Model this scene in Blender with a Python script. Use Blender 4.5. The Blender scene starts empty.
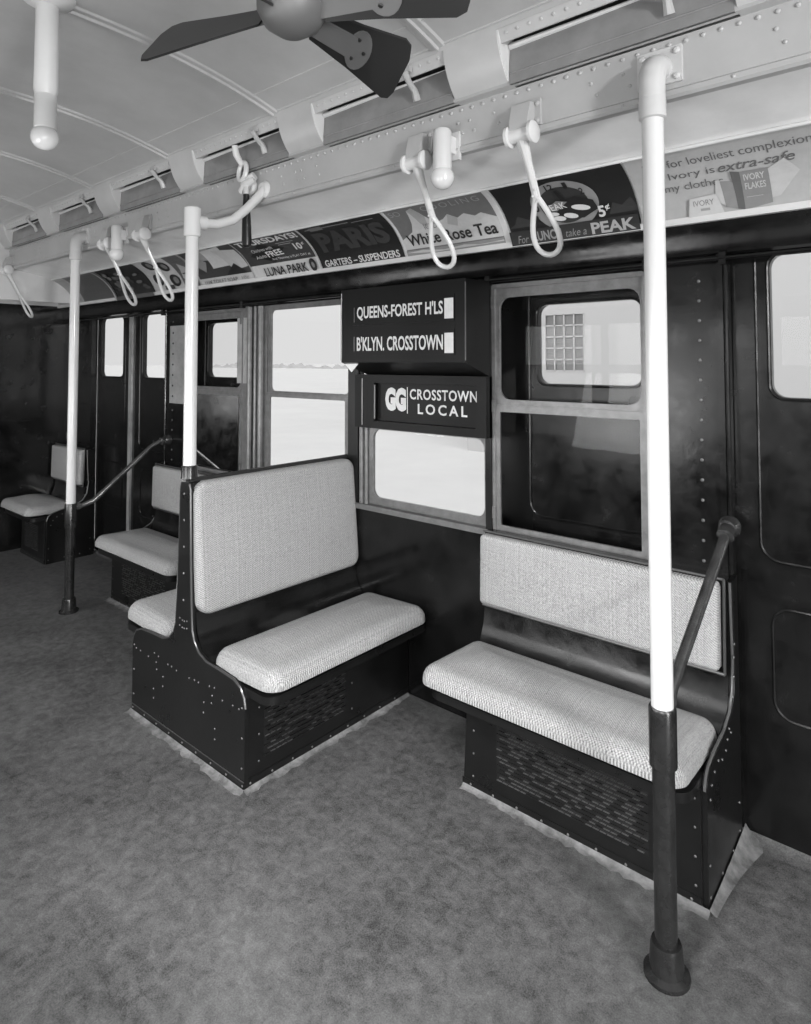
import bpy, bmesh, math, random
from mathutils import Vector, Matrix
random.seed(7)
C = bpy.context.scene.collection
PI = math.pi

# ------------------------------------------------------------------ materials
def mat(name, col, rough=0.5, metal=0.0, spec=0.5, mottle=0.0, mscale=6.0, bump=0.0, bscale=120.0, rvar=0.0, coat=0.0):
    m = bpy.data.materials.new(name); m.use_nodes = True
    nt = m.node_tree; N = nt.nodes; L = nt.links
    b = N['Principled BSDF']
    b.inputs['Base Color'].default_value = (col, col, col, 1)
    b.inputs['Roughness'].default_value = rough
    b.inputs['Metallic'].default_value = metal
    b.inputs['Specular IOR Level'].default_value = spec
    if coat: b.inputs['Coat Weight'].default_value = coat; b.inputs['Coat Roughness'].default_value = 0.08
    tc = N.new('ShaderNodeTexCoord')
    if mottle or rvar:
        n = N.new('ShaderNodeTexNoise'); n.inputs['Scale'].default_value = mscale; n.inputs['Detail'].default_value = 6; n.inputs['Roughness'].default_value = .65
        L.new(tc.outputs['Object'], n.inputs['Vector'])
        if mottle:
            r = N.new('ShaderNodeMapRange')
            r.inputs['From Min'].default_value = .3; r.inputs['From Max'].default_value = .7
            r.inputs['To Min'].default_value = col*(1-mottle); r.inputs['To Max'].default_value = col*(1+mottle)
            L.new(n.outputs['Fac'], r.inputs['Value']); L.new(r.outputs['Result'], b.inputs['Base Color'])
        if rvar:
            r2 = N.new('ShaderNodeMapRange')
            r2.inputs['From Min'].default_value = .3; r2.inputs['From Max'].default_value = .7
            r2.inputs['To Min'].default_value = max(.02, rough-rvar); r2.inputs['To Max'].default_value = rough+rvar
            L.new(n.outputs['Fac'], r2.inputs['Value']); L.new(r2.outputs['Result'], b.inputs['Roughness'])
    if bump:
        n2 = N.new('ShaderNodeTexNoise'); n2.inputs['Scale'].default_value = bscale; n2.inputs['Detail'].default_value = 3
        L.new(tc.outputs['Object'], n2.inputs['Vector'])
        bp = N.new('ShaderNodeBump'); bp.inputs['Strength'].default_value = bump; bp.inputs['Distance'].default_value = .01
        L.new(n2.outputs['Fac'], bp.inputs['Height']); L.new(bp.outputs['Normal'], b.inputs['Normal'])
    return m

def floor_mat():
    m = bpy.data.materials.new('worn_concrete_floor'); m.use_nodes = True
    nt = m.node_tree; N = nt.nodes; L = nt.links; b = N['Principled BSDF']
    tc = N.new('ShaderNodeTexCoord')
    def noise(s, d, dist=0.0):
        n = N.new('ShaderNodeTexNoise'); n.inputs['Scale'].default_value = s; n.inputs['Detail'].default_value = d
        n.inputs['Roughness'].default_value = .7; n.inputs['Distortion'].default_value = dist
        L.new(tc.outputs['Object'], n.inputs['Vector']); return n
    a = noise(1.5, 10, .3); c = noise(22, 9, .4); s = noise(220, 2)
    def madd(x, k, y):
        mm = N.new('ShaderNodeMath'); mm.operation = 'MULTIPLY_ADD'; L.new(x, mm.inputs[0]); mm.inputs[1].default_value = k
        if isinstance(y, float): mm.inputs[2].default_value = y
        else: L.new(y, mm.inputs[2])
        return mm.outputs[0]
    v = madd(a.outputs['Fac'], .42, 0.0); v = madd(c.outputs['Fac'], .50, v); v = madd(s.outputs['Fac'], .35, v)
    r = N.new('ShaderNodeMapRange'); r.inputs['From Min'].default_value = .46; r.inputs['From Max'].default_value = .82
    r.inputs['To Min'].default_value = .02; r.inputs['To Max'].default_value = .17
    L.new(v, r.inputs['Value']); L.new(r.outputs['Result'], b.inputs['Base Color'])
    b.inputs['Roughness'].default_value = .55; b.inputs['Specular IOR Level'].default_value = .35
    bp = N.new('ShaderNodeBump'); bp.inputs['Strength'].default_value = .18; bp.inputs['Distance'].default_value = .01
    L.new(v, bp.inputs['Height']); L.new(bp.outputs['Normal'], b.inputs['Normal'])
    return m

def rattan(name, axes):
    """woven rattan; axes = (u, v) object axes of the main face"""
    m = bpy.data.materials.new(name); m.use_nodes = True
    nt = m.node_tree; N = nt.nodes; L = nt.links; b = N['Principled BSDF']
    tc = N.new('ShaderNodeTexCoord'); sp = N.new('ShaderNodeSeparateXYZ'); L.new(tc.outputs['Object'], sp.inputs[0])
    U = sp.outputs[axes[0]]; V = sp.outputs[axes[1]]
    def M(op, a, bb=None, c=None):
        n = N.new('ShaderNodeMath'); n.operation = op
        for i, x in enumerate((a, bb, c)):
            if x is None: continue
            if isinstance(x, (int, float)): n.inputs[i].default_value = x
            else: L.new(x, n.inputs[i])
        return n.outputs[0]
    nz = N.new('ShaderNodeTexNoise'); nz.inputs['Scale'].default_value = 90; nz.inputs['Detail'].default_value = 3
    L.new(tc.outputs['Object'], nz.inputs['Vector'])
    j = M('MULTIPLY', nz.outputs['Fac'], 1.6)
    u = M('ADD', M('MULTIPLY', U, 2*PI/.0105), j); v = M('ADD', M('MULTIPLY', V, 2*PI/.0085), j)
    w1 = M('SINE', M('ADD', u, v)); w2 = M('SINE', M('SUBTRACT', M('MULTIPLY', v, 2.0), u))
    h = M('MULTIPLY_ADD', w1, .30, M('MULTIPLY', w2, .22))
    st = N.new('ShaderNodeTexNoise'); st.noise_dimensions = '1D'; st.inputs['Scale'].default_value = 130; st.inputs['Detail'].default_value = 4
    L.new(U, st.inputs['W'])
    st2 = N.new('ShaderNodeTexNoise'); st2.noise_dimensions = '1D'; st2.inputs['Scale'].default_value = 160; st2.inputs['Detail'].default_value = 4
    L.new(V, st2.inputs['W'])
    col = M('MULTIPLY_ADD', h, .30, .245)
    col = M('MULTIPLY_ADD', st.outputs['Fac'], .16, col); col = M('MULTIPLY_ADD', st2.outputs['Fac'], .10, col)
    nf = N.new('ShaderNodeTexNoise'); nf.inputs['Scale'].default_value = 260; nf.inputs['Detail'].default_value = 2; L.new(tc.outputs['Object'], nf.inputs['Vector'])
    col = M('MULTIPLY_ADD', nf.outputs['Fac'], .55, M('SUBTRACT', col, .33))
    col = M('MAXIMUM', col, .06)
    cr = N.new('ShaderNodeCombineColor')
    for i in range(3): L.new(col, cr.inputs[i])
    L.new(cr.outputs[0], b.inputs['Base Color'])
    b.inputs['Roughness'].default_value = .5; b.inputs['Specular IOR Level'].default_value = .35
    bp = N.new('ShaderNodeBump'); bp.inputs['Strength'].default_value = .5; bp.inputs['Distance'].default_value = .004
    L.new(h, bp.inputs['Height']); L.new(bp.outputs['Normal'], b.inputs['Normal'])
    return m

def glass_mat():
    m = bpy.data.materials.new('window_glass'); m.use_nodes = True
    nt = m.node_tree; N = nt.nodes; L = nt.links
    N.remove(N['Principled BSDF']); out = N['Material Output']
    t = N.new('ShaderNodeBsdfTransparent'); t.inputs[0].default_value = (.93, .93, .93, 1)
    g = N.new('ShaderNodeBsdfGlossy'); g.inputs['Roughness'].default_value = .02
    f = N.new('ShaderNodeFresnel'); f.inputs['IOR'].default_value = 1.25
    mx = N.new('ShaderNodeMixShader'); L.new(f.outputs[0], mx.inputs[0]); L.new(t.outputs[0], mx.inputs[1]); L.new(g.outputs[0], mx.inputs[2])
    L.new(mx.outputs[0], out.inputs['Surface'])
    return m

BLACK = mat('black_enamel_panel', .007, .2, spec=.33, mottle=.5, mscale=9, bump=.05, bscale=18, rvar=.09)
BLACKS = mat('black_painted_steel', .008, .3, spec=.35, mottle=.25, mscale=5, rvar=.04, bump=.03, bscale=25)
RIVET = mat('worn_rivet_head', .15, .35, metal=.5)
EDGE = mat('worn_steel_edge', .10, .28, metal=.6)
WHITE = mat('white_enamel_paint', .62, .3, mottle=.05, mscale=5)
CEIL = mat('grey_white_ceiling_paint', .46, .34, mottle=.10, mscale=3, bump=.03, bscale=6)
COVE = mat('glossy_white_cove_paint', .84, .16, mottle=.08, mscale=4, bump=.03, bscale=5)
BEAM = mat('white_girder_paint', .40, .32, mottle=.06, mscale=5)
PORC = mat('white_porcelain_tube', .62, .16)
DTUBE = mat('dark_bronze_tube', .016, .24, mottle=.4, mscale=20)
SASH = mat('grey_brass_sash', .17, .36, metal=.35, mottle=.25, mscale=20)
REFL_EDGE = mat('satin_metal_plate', .42, .38, metal=.5, mottle=.35, mscale=5)  # pale tone of the painted reflections and the door's rubber edge
RAIL = mat('worn_metal_handrail', .13, .25, metal=.75, mottle=.5, mscale=14)
FLOOR = floor_mat()
COVEFL = mat('dusty_floor_cove', .155, .7, mottle=.55, mscale=18, bump=.2, bscale=50)
R_XY = rattan('woven_rattan_seat', (0, 1)); R_XZ = rattan('woven_rattan_long_back', (0, 2)); R_YZ = rattan('woven_rattan_cross_back', (1, 2))
R_YX = rattan('woven_rattan_cross_seat', (1, 0))
GLASS = glass_mat()
BULB = mat('frosted_bulb_glass', .66, .12, spec=.7)
FAN = mat('dark_fan_blade', .012, .35)
FANHUB = mat('grey_fan_casting', .12, .45)
DARKW_SHADE = mat('dark_wood_handle', .012, .35)  # dark wood, also the painted shade in the vent slots
SIGNBK = mat('black_roll_sign', .005, .4, spec=.2)
SNOW = mat('bright_ground_outside', .30, .9, mottle=.06, mscale=.3)
BLDG = mat('white_building_wall', .21, .9)
PANEG = mat('dusty_factory_pane', .06, .5, mottle=.35, mscale=1.5)
HAZE = mat('hazy_far_trees', .2, .95, mottle=.2, mscale=.2)
_t = {}
def tone(g):
    g = round(g, 3)
    if g not in _t: _t[g] = mat('printed_ink_grey', g, .42, mottle=.06, mscale=30)
    return _t[g]

# ------------------------------------------------------------------ mesh builder
class MB:
    def __init__(s, mirror=None): s.bm = bmesh.new(); s.mi = 0; s.mir = mirror
    def v(s, p):
        p = Vector(p)
        if s.mir is not None: p.x = 2*s.mir - p.x
        return s.bm.verts.new(p)
    def f(s, vs):
        try: fc = s.bm.faces.new(vs); fc.material_index = s.mi; return fc
        except ValueError: return None
    def poly(s, pts): return s.f([s.v(p) for p in pts])
    def box(s, x0, x1, y0, y1, z0, z1):
        v = [s.v((x, y, z)) for x in (x0, x1) for y in (y0, y1) for z in (z0, z1)]
        for q in ((0,1,3,2),(4,6,7,5),(0,4,5,1),(2,3,7,6),(0,2,6,4),(1,5,7,3)): s.f([v[i] for i in q])
        return s
    def prism(s, pts, vec):
        vec = Vector(vec); a = [s.v(p) for p in pts]; b = [s.v(Vector(p)+vec) for p in pts]; n = len(a)
        s.f(a); s.f(b[::-1])
        for i in range(n): s.f([a[i], b[i], b[(i+1)%n], a[(i+1)%n]])
        return s
    def loft(s, rings, closed=True, cap0=True, cap1=True):
        R = [[s.v(p) for p in r] for r in rings]; n = len(R[0])
        for k in range(len(R)-1):
            for i in range(n if closed else n-1): s.f([R[k][i], R[k][(i+1)%n], R[k+1][(i+1)%n], R[k+1][i]])
        if cap0: s.f(R[0])
        if cap1: s.f(R[-1][::-1])
        return s
    def sheet(s, grid):
        return s.loft(grid, closed=False, cap0=False, cap1=False)
    def tube(s, path, r, n=12, cap=True):
        P = [Vector(p) for p in path]; m = len(P); rr = r if isinstance(r, (list, tuple)) else [r]*m
        up = None; rings = []
        for i in range(m):
            t = (P[min(i+1, m-1)]-P[max(i-1, 0)]).normalized()
            if up is None:
                a = Vector((0,0,1)) if abs(t.z) < .9 else Vector((1,0,0)); up = (a - t*a.dot(t)).normalized()
            else: up = (up - t*up.dot(t)).normalized()
            w = t.cross(up)
            rings.append([P[i] + rr[i]*(math.cos(2*PI*k/n)*up + math.sin(2*PI*k/n)*w) for k in range(n)])
        return s.loft(rings, True, cap, cap)
    def loop(s, path, r, n=8):
        P = [Vector(p) for p in path]; m = len(P); R = []
        nrm = (P[1]-P[0]).cross(P[m//3]-P[0]).normalized()
        for i in range(m):
            t = (P[(i+1)%m]-P[i-1]).normalized(); w = t.cross(nrm).normalized()
            R.append([s.v(P[i]+r*(math.cos(2*PI*k/n)*nrm+math.sin(2*PI*k/n)*w)) for k in range(n)])
        for i in range(m):
            for k in range(n): s.f([R[i][k], R[i][(k+1)%n], R[(i+1)%m][(k+1)%n], R[(i+1)%m][k]])
        return s
    def lathe(s, o, axis, prof, n=20):
        o = Vector(o); t = Vector(axis).normalized(); a = Vector((0,0,1)) if abs(t.z) < .9 else Vector((1,0,0))
        u = (a - t*a.dot(t)).normalized(); w = t.cross(u)
        rings = [[o + t*h + r*(math.cos(2*PI*k/n)*u+math.sin(2*PI*k/n)*w) for k in range(n)] for r, h in prof]
        return s.loft(rings)
    def rivet(s, p, nrm, r=.006):
        return s.lathe(p, nrm, [(r, -.001), (r*.85, r*.35), (r*.45, r*.62)], 8)
    def ring(s, o, i, flat, d0, d1):
        """flat 2-D frame: outer rect o=(a0,a1,b0,b1), inner rounded rect i=(a0,a1,b0,b1,r); flat(a,b,d)->3-D, between depths d0 and d1"""
        n = 6; inn = rrect(*i, n); out = []
        c = [(o[1], o[3]), (o[0], o[3]), (o[0], o[2]), (o[1], o[2])]
        for k in range(4): out += [c[k]]*n
        N = len(inn)
        A = [[s.v(flat(*p, d)) for p in inn] for d in (d0, d1)]
        B = [[s.v(flat(*c[k], d)) for k in range(4)] for d in (d0, d1)]
        for k in range(N):
            j = (k+1) % N; ok, oj = k//n, j//n
            for q in (0, 1):
                vs = [A[q][k], A[q][j], B[q][oj]] + ([B[q][ok]] if oj != ok else [])
                s.f(vs)
            s.f([A[0][k], A[0][j], A[1][j], A[1][k]])
        for k in range(4): s.f([B[0][k], B[0][(k+1)%4], B[1][(k+1)%4], B[1][k]])
        return s
    def build(s, name, mats, parent=None, smooth=35, kind=None):
        bm = s.bm
        bmesh.ops.recalc_face_normals(bm, faces=bm.faces[:])
        me = bpy.data.meshes.new(name)
        if parent is not None:
            w = Vector((0,0,0)); p = parent
            while p is not None: w += p.location; p = p.parent
            bmesh.ops.translate(bm, verts=bm.verts[:], vec=-w)
        bm.to_mesh(me); bm.free()
        for m in (mats if isinstance(mats, (list, tuple)) else [mats]): me.materials.append(m)
        if smooth:
            me.polygons.foreach_set('use_smooth', [True]*len(me.polygons)); me.set_sharp_from_angle(angle=math.radians(smooth))
        o = bpy.data.objects.new(name, me); C.objects.link(o)
        if parent is not None: o.parent = parent
        if kind: o['kind'] = kind
        return o

def rrect(a0, a1, b0, b1, r, n=6):
    r = max(1e-4, min(r, (a1-a0)/2-1e-5, (b1-b0)/2-1e-5)); P = []
    for cx, cy, t0 in ((a1-r, b1-r, 0), (a0+r, b1-r, PI/2), (a0+r, b0+r, PI), (a1-r, b0+r, 1.5*PI)):
        for k in range(n): t = t0 + PI/2*k/(n-1); P.append((cx+r*math.cos(t), cy+r*math.sin(t)))
    return P

def thing(name, label, cat, loc, group=None):
    o = bpy.data.objects.new(name, None); C.objects.link(o); o.location = loc; o.empty_display_size = .05
    return tag(o, label, cat, group)
def tag(o, label, cat, group=None):
    o['label'] = label; o['category'] = cat
    if group: o['group'] = group
    return o
def copy_tree(o, parent=None):
    c = o.copy(); C.objects.link(c)
    if parent is not None: c.parent = parent
    for ch in [x for x in bpy.data.objects if x.parent == o]: copy_tree(ch, c)
    return c
def struct_empty(name, loc):
    o = bpy.data.objects.new(name, None); C.objects.link(o); o.location = loc; o['kind'] = 'structure'; return o

def cushion(mb, a0, a1, b0, b1, t, rc, re, crown, fn, n=8):
    """padded slab in (a, b) with thickness along c; fn(a,b,c)->3-D"""
    rings = []
    def ring(s, c): return [fn(a, b, c) for a, b in rrect(a0+s, a1-s, b0+s, b1-s, max(rc-s, .004), n)]
    rings.append(ring(.012, 0.0)); rings.append(ring(0.0, .008))
    rings.append(ring(0.0, t-re))
    for k in range(1, 6):
        q = PI/2*k/5; rings.append(ring(re*(1-math.cos(q)), t-re+re*math.sin(q)))
    half = min(a1-a0, b1-b0)/2; ca, cb = (a0+a1)/2, (b0+b1)/2; ha, hb = (a1-a0)/2-re, (b1-b0)/2-re
    for k in range(1, 9):
        sft = re + (half*.97-re)*k/8; rr = []
        for a, b in rrect(a0+sft, a1-sft, b0+sft, b1-sft, max(rc-sft, half*.35*k/8, .004), n):
            u, w = min(1, abs(a-ca)/ha), min(1, abs(b-cb)/hb)
            rr.append(fn(a, b, t + crown*(1-u**3.5)*(1-w**2.2)))
        rings.append(rr)
    mb.loft(rings)
    return mb

# ------------------------------------------------------------------ main dimensions
YW = 2.41; YO = -.71; XC = -2.517; YC = .85
X0, X1 = -6.2, 5.2

# floor
mb = MB(); mb.box(X0-.1, X1+.1, YO-.1, 2.62, -.08, 0); mb.build('floor', FLOOR, kind='structure')

# wall with holes (cells), facing -y at y0
def holed_wall(name, x0, x1, z0, z1, y0, y1, holes, m, extra=None):
    xs = sorted({x0, x1} | {h[i] for h in holes for i in (0, 1)}); zs = sorted({z0, z1} | {h[i] for h in holes for i in (2, 3)})
    xs = [x for x in xs if x0 <= x <= x1]; zs = [z for z in zs if z0 <= z <= z1]
    nx, nz = len(xs)-1, len(zs)-1
    def solid(i, k):
        if not (0 <= i < nx and 0 <= k < nz): return False
        cx, cz = (xs[i]+xs[i+1])/2, (zs[k]+zs[k+1])/2
        return not any(h[0] < cx < h[1] and h[2] < cz < h[3] for h in holes)
    mb = MB()
    for i in range(nx):
        for k in range(nz):
            if not solid(i, k): continue
            a, b, c, d = xs[i], xs[i+1], zs[k], zs[k+1]
            for y in (y0, y1): mb.poly([(a,y,c),(b,y,c),(b,y,d),(a,y,d)])
            if not solid(i-1, k): mb.poly([(a,y0,c),(a,y1,c),(a,y1,d),(a,y0,d)])
            if not solid(i+1, k): mb.poly([(b,y0,c),(b,y1,c),(b,y1,d),(b,y0,d)])
            if not solid(i, k-1): mb.poly([(a,y0,c),(b,y0,c),(b,y1,c),(a,y1,c)])
            if not solid(i, k+1): mb.poly([(a,y0,d),(b,y0,d),(b,y1,d),(a,y1,d)])
    bmesh.ops.remove_doubles(mb.bm, verts=mb.bm.verts[:], dist=1e-5)
    if extra: extra(mb)
    return mb.build(name, [m, RIVET, EDGE], smooth=30, kind='structure')

W1 = (-1.59, -.905, .855, 1.93); WS = (-2.42, -1.62, .86, 1.93); W2 = (-3.40, -2.50, .86, 1.935); W3 = (-4.13, -3.46, .855, 1.93)
DR = (-.625, .56, 0, 2.05); DL = (-5.60, -4.41, 0, 2.05)
def wall_extra(mb):
    mb.mi = 1
    for zz in range(15): 
        z = .90 + zz*.07
        mb.rivet((-.722, YW, z), (0,-1,0), .0065); mb.rivet((2*XC+.722+.0, YW, z), (0,-1,0), .0065)
    for k in range(30): mb.rivet((-5.7-.0*k, YW, .3+k*.05), (0,-1,0), .004)
    mb.mi = 0
    mb.tube([(-.632, YW-.004, 0.03), (-.632, YW-.004, 2.06)], .008, 8)
    mb.tube([(-4.405, YW-.004, 0.03), (-4.405, YW-.004, 2.06)], .007, 8)
    mb.mi = 0
    mb.box(-5.66, -5.60, YW-.02, YW, 0.02, 2.06); mb.box(-.660, -.64, YW-.012, YW, .02, 2.06)
holed_wall('wall_back', X0-.05, X1, 0, 2.08, YW, YW+.03, [W1, WS, W2, W3, DR, DL], BLACK, wall_extra)
holed_wall('wall_outer', X0-.05, X1, -.05, 2.6, 2.57, 2.60, [(-1.475, -.9, 1.44, 1.90), (-2.55, -1.70, .8, 2.0), (-3.425, -2.40, .8, 2.0), (-4.30, -3.435, 1.44, 1.90), (-.7, .6, -.02, 2.05), (-6.12, -4.3, -.02, 2.05)], BLACKS)
# opposite side of the car, with its windows open to the daylight
holed_wall('wall_front', X0-.05, X1, 0, 2.08, YO-.03, YO, [(-5.6, -4.4, .9, 1.95), (-4.1, -3.4, .9, 1.93), (-3.3, -2.6, .9, 1.93), (-2.45, -1.7, .9, 1.93), (-1.6, -.9, .9, 1.93), (-.7, .5, .9, 1.95), (.8, 1.5, .9, 1.93), (1.7, 2.5, .9, 1.93), (2.7, 3.4, .9, 1.93), (3.6, 4.4, .9, 1.93)], BLACK)
mb = MB(); mb.box(X0-.05, X0, YO-.03, 2.57, 0, 2.09); mb.build('wall_left', BLACK, kind='structure')
mb = MB(); mb.box(X0-.05, X0, YO-.03, 2.57, 2.09, 2.95); mb.build('wall_left_upper', WHITE, kind='structure')
mb = MB(); mb.box(-5.86, -5.84, YO-.03, 2.57, 2.095, 2.95); mb.build('wall_left_header', WHITE, kind='structure')
mb = MB(); mb.box(X1, X1+.05, YO-.03, 2.57, 0, 2.95); mb.build('wall_right', WHITE, kind='structure')

# ------------------------------------------------------------------ curved roof profile (y, z)
ARC0, ARC1 = Vector((2.352, 2.086)), Vector((2.152, 2.285))
def arc_pt(t, lift=0.0):
    ch = ARC1-ARC0; nrm = Vector((ch.y, -ch.x)).normalized()
    if nrm.x < 0: nrm = -nrm
    p = ARC0 + ch*t + nrm*(4*.032*t*(1-t) - lift)
    return p
ARCLEN = .292
def both(prof): return [prof, [(2*YC-y, z) for y, z in prof]]
def long_sheet(mb, prof, x0, x1, nx=1):
    mb.sheet([[(x0+(x1-x0)*i/nx, y, z) for y, z in prof] for i in range(nx+1)])

# header band over the windows (black, bulging)
mb = MB()
hp = [(YW+.03, 2.10), (2.352, 2.086), (2.362, 2.07), (2.374, 2.04), (2.381, 2.01), (2.385, 1.985), (2.392, 1.972), (2.41, 1.965)]
long_sheet(mb, hp, X0, X1)
mb.tube([(X0, 2.386, 1.950), (X1, 2.386, 1.950)], .009, 8)
for x in (-5.6, -4.42, -3.44, -2.46, -1.6, -.9, -.635): mb.box(x-.012, x+.012, 2.378, YW, 1.93, 1.972)
mb.build('trim_1', BLACK, kind='structure')
mb = MB(); long_sheet(mb, [(2*YC-y, z) for y, z in hp], X0, X1); mb.build('trim_2', BLACK, kind='structure')

# light moulding under and over the advertising cards
mb = MB()
mb.box(X0, X1, 2.338, 2.360, 2.076, 2.088)
long_sheet(mb, [(2.338, 2.088), (2.338, 2.099), (2.343, 2.099), (2.343, 2.088)], X0, X1)
mb.tube([(X0, 2.145, 2.283), (X1, 2.145, 2.283)], .006, 8)
mb.build('trim_3', WHITE, kind='structure')

# card rack backing, cove, girder, vent band, arched roof
cov = [(2.152, 2.289)] + [(2.152-.318*t, 2.289+.052*t+.10*t*(1-t)*.35) for t in (.15, .3, .45, .6, .75, .9, 1.0)]
rack = [tuple(arc_pt(t/8, -.004)) for t in range(9)]
for tagname, fl in (('cove_1', 0), ('cove_2', 1)):
    mb = MB(); prof = rack + cov
    if fl: prof = [(2*YC-y, z) for y, z in prof]
    long_sheet(mb, prof, X0, X1)
    o = mb.build('ceiling_'+tagname, COVE, smooth=50, kind='structure')
gird = [(1.86, 2.338), (1.86, 2.331), (1.834, 2.331), (1.826, 2.338), (1.826, 2.352), (1.832, 2.358), (1.832, 2.498), (1.826, 2.518), (1.806, 2.533), (1.795, 2.533), (1.795, 2.50)]
for fl in (0, 1):
    mb = MB(); g = [(2*YC-y, z) for y, z in gird] if fl else gird
    long_sheet(mb, g, X0, X1)
    if not fl:
        x = X0+.05
        while x < .6:
            mb.rivet((x, 1.832, 2.484), (0,-1,0), .0075); x += .045 if not (-2.02 < x < -1.45) else .045
        x = X0+.05; k = 0
        while x < .6:
            mb.rivet((x, 1.826, 2.345), (0,-1,0), .006); x += .30
        for xc in (-5.25, -4.33, -3.42, -2.30, -2.16, -1.40, -1.25, -.8, -.30):
            for dx, z in ((-.05, 2.44), (.05, 2.44), (-.03, 2.40), (.07, 2.40)): mb.rivet((xc+dx, 1.832, z), (0,-1,0), .0065)
    mb.build('trim_4' if not fl else 'trim_5', BEAM, smooth=40, kind='structure')
# box closing the space behind the girder / vents
mb = MB(); long_sheet(mb, [(1.795, 2.50), (1.96, 2.50), (1.96, 2.70), (1.72, 2.70)], X0, X1)
long_sheet(mb, [(2*YC-1.795, 2.50), (2*YC-1.96, 2.50), (2*YC-1.96, 2.70), (2*YC-1.72, 2.70)], X0, X1)
mb.build('ceiling_vent_duct', CEIL, kind='structure')
VW = .69; VENTS = [-1.12, -2.025, -2.935, -3.845, -4.755, -5.665]
VL = [(x, x+VW) for x in VENTS]
band = [(1.80, 2.505)] + [(1.80-.075*math.sin(PI/2*t), 2.505+.175*(1-math.cos(PI/2*t))*.35+.175*t*.65) for t in (.15, .3, .45, .6, .75, .9, 1.0)]
band_low = band[:-1]; 
def vent_gaps():
    xs = sorted(VL); a = X0; out = []
    for l, r in xs: out.append((a, l)); a = r
    out.append((a, X1)); return out
mb = MB()
for a, b in vent_gaps():
    # bulging pier between two openings, thick so its curved end shows
    long_sheet(mb, band, a, b)
    for x in (a, b):
        mb.poly([(x, y, z) for y, z in band] + [(x, 1.96, 2.70), (x, 1.96, 2.505)])
for l, r in VL: long_sheet(mb, [band[-2], band[-1]], l, r)
long_sheet(mb, [(2*YC-y, z) for y, z in band], X0, X1)
mb.build('ceiling_pier_band', CEIL, smooth=40, kind='structure')
def roof(y): 
    q = (y-YC)/(1.725-YC); return 2.79-.11*abs(q)**2.3
mb = MB(); ys = [1.725-(1.725-YC)*2*k/36 for k in range(37)]
long_sheet(mb, [(y, roof(y)) for y in ys], X0, X1)
mb.tube([(X0, 1.722, 2.683), (X1, 1.722, 2.683)], .006, 8)
mb.tube([(X0, 1.60, roof(1.60)-.001), (X1, 1.60, roof(1.60)-.001)], .003, 6)
for k in range(-3, 8):
    x = -2.27 - .912*k + .0
    for dx in (0,):
        rows = []
        for y in ys:
            z = roof(y); rows.append([(x-.035, y, z), (x-.028, y, z-.007), (x-.008, y, z-.007), (x-.004, y, z-.016), (x+.004, y, z-.016), (x+.008, y, z-.007), (x+.028, y, z-.007), (x+.035, y, z)])
        mb.sheet(rows)
        for j in range(2, 36, 1):
            mb.rivet((x-.02, ys[j], roof(ys[j])-.007), (0,0,-1), .003)
mb.build('ceiling', CEIL, smooth=40, kind='structure')
mb = MB(); mb.box(X0-.1, X1+.1, YO-.1, 2.62, 2.95, 3.0); mb.build('roof', CEIL, kind='structure')

# ------------------------------------------------------------------ ceiling ventilators
def make_vent(l):
    r = l+VW
    t = thing('ceiling_ventilator', '', 'ventilator', (l, 1.80, 2.505), 'hinged ventilators above the girder')
    mb = MB()   # riveted lip along the top and pale jamb
    zt, yt = band[-2][1], band[-2][0]
    mb.prism([(l, yt+.003, zt+.004), (l, yt+.012, zt+.006), (l, yt+.03, zt-.036), (l, yt+.022, zt-.038)], (VW, 0, 0))
    x = l+.03
    while x < r: mb.rivet((x, yt+.011, zt-.014), (0, -.93, -.3), .006); x += .042
    mb.build('riveted_lip', CEIL, t)
    mb = MB(); mb.prism([(l-.003, y+.002, z) for y, z in band[:-1]] + [(l-.003, 1.815, zt), (l-.003, 1.815, 2.505)], (.008, 0, 0)); mb.build('jamb', WHITE, t)
    mb = MB()
    mb.prism([(l+.008, 1.790, 2.500), (l+.008, 1.797, 2.630), (l+.008, 1.807, 2.630), (l+.008, 1.802, 2.500)], (VW-.014, 0, 0))
    mb.mi = 1; mb.tube([(l+.008, 1.797, 2.626), (r-.30, 1.797, 2.628), (r-.02, 1.799, 2.630)], [.011, .006, .002], 8); mb.mi = 0  # white tapering tube painted as the lit top edge of the plate
    mb.tube([(l+.012, 1.792, 2.535), (r-.005, 1.792, 2.535)], .004, 8)
    mb.build('shutter_plate', [mat_shut, WHITE], t)
    mb = MB(); mb.box(l+.012, r, 1.815, 1.83, 2.50, 2.68); mb.build('dark_slot', DARKW_SHADE, t)  # near-black board put in for the shade of the open gap
    mb = MB()
    xb = r-.17
    mb.tube([(xb, yt+.012, zt-.012), (xb, yt-.004, zt-.030), (xb, yt+.02, zt-.055), (xb, 1.775, zt-.075), (xb, 1.792, 2.55)], [.012, .014, .011, .012, .016], 8)
    mb.box(xb-.022, xb+.022, yt-.004, yt+.01, zt-.028, zt-.004)
    mb.build('catch', BEAM, t)
    return t
mat_shut = mat('grey_shutter_enamel', .22, .25, mottle=.15)
v0 = make_vent(VENTS[0])
vlab = ['ceiling ventilator nearest the camera, above the first hand strap and front pole',
        'ceiling ventilator above the pair of hand strap and bare bulb in front',
        'ceiling ventilator behind the pulley of the emergency cord',
        'ceiling ventilator left of the middle pole top, above two far straps',
        'ceiling ventilator above the far white pole', 'farthest ceiling ventilator cut by the edge of the view']
for i, x in enumerate(VENTS):
    o = v0 if i == 0 else copy_tree(v0)
    o.location.x = x; o['label'] = vlab[i]

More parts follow.
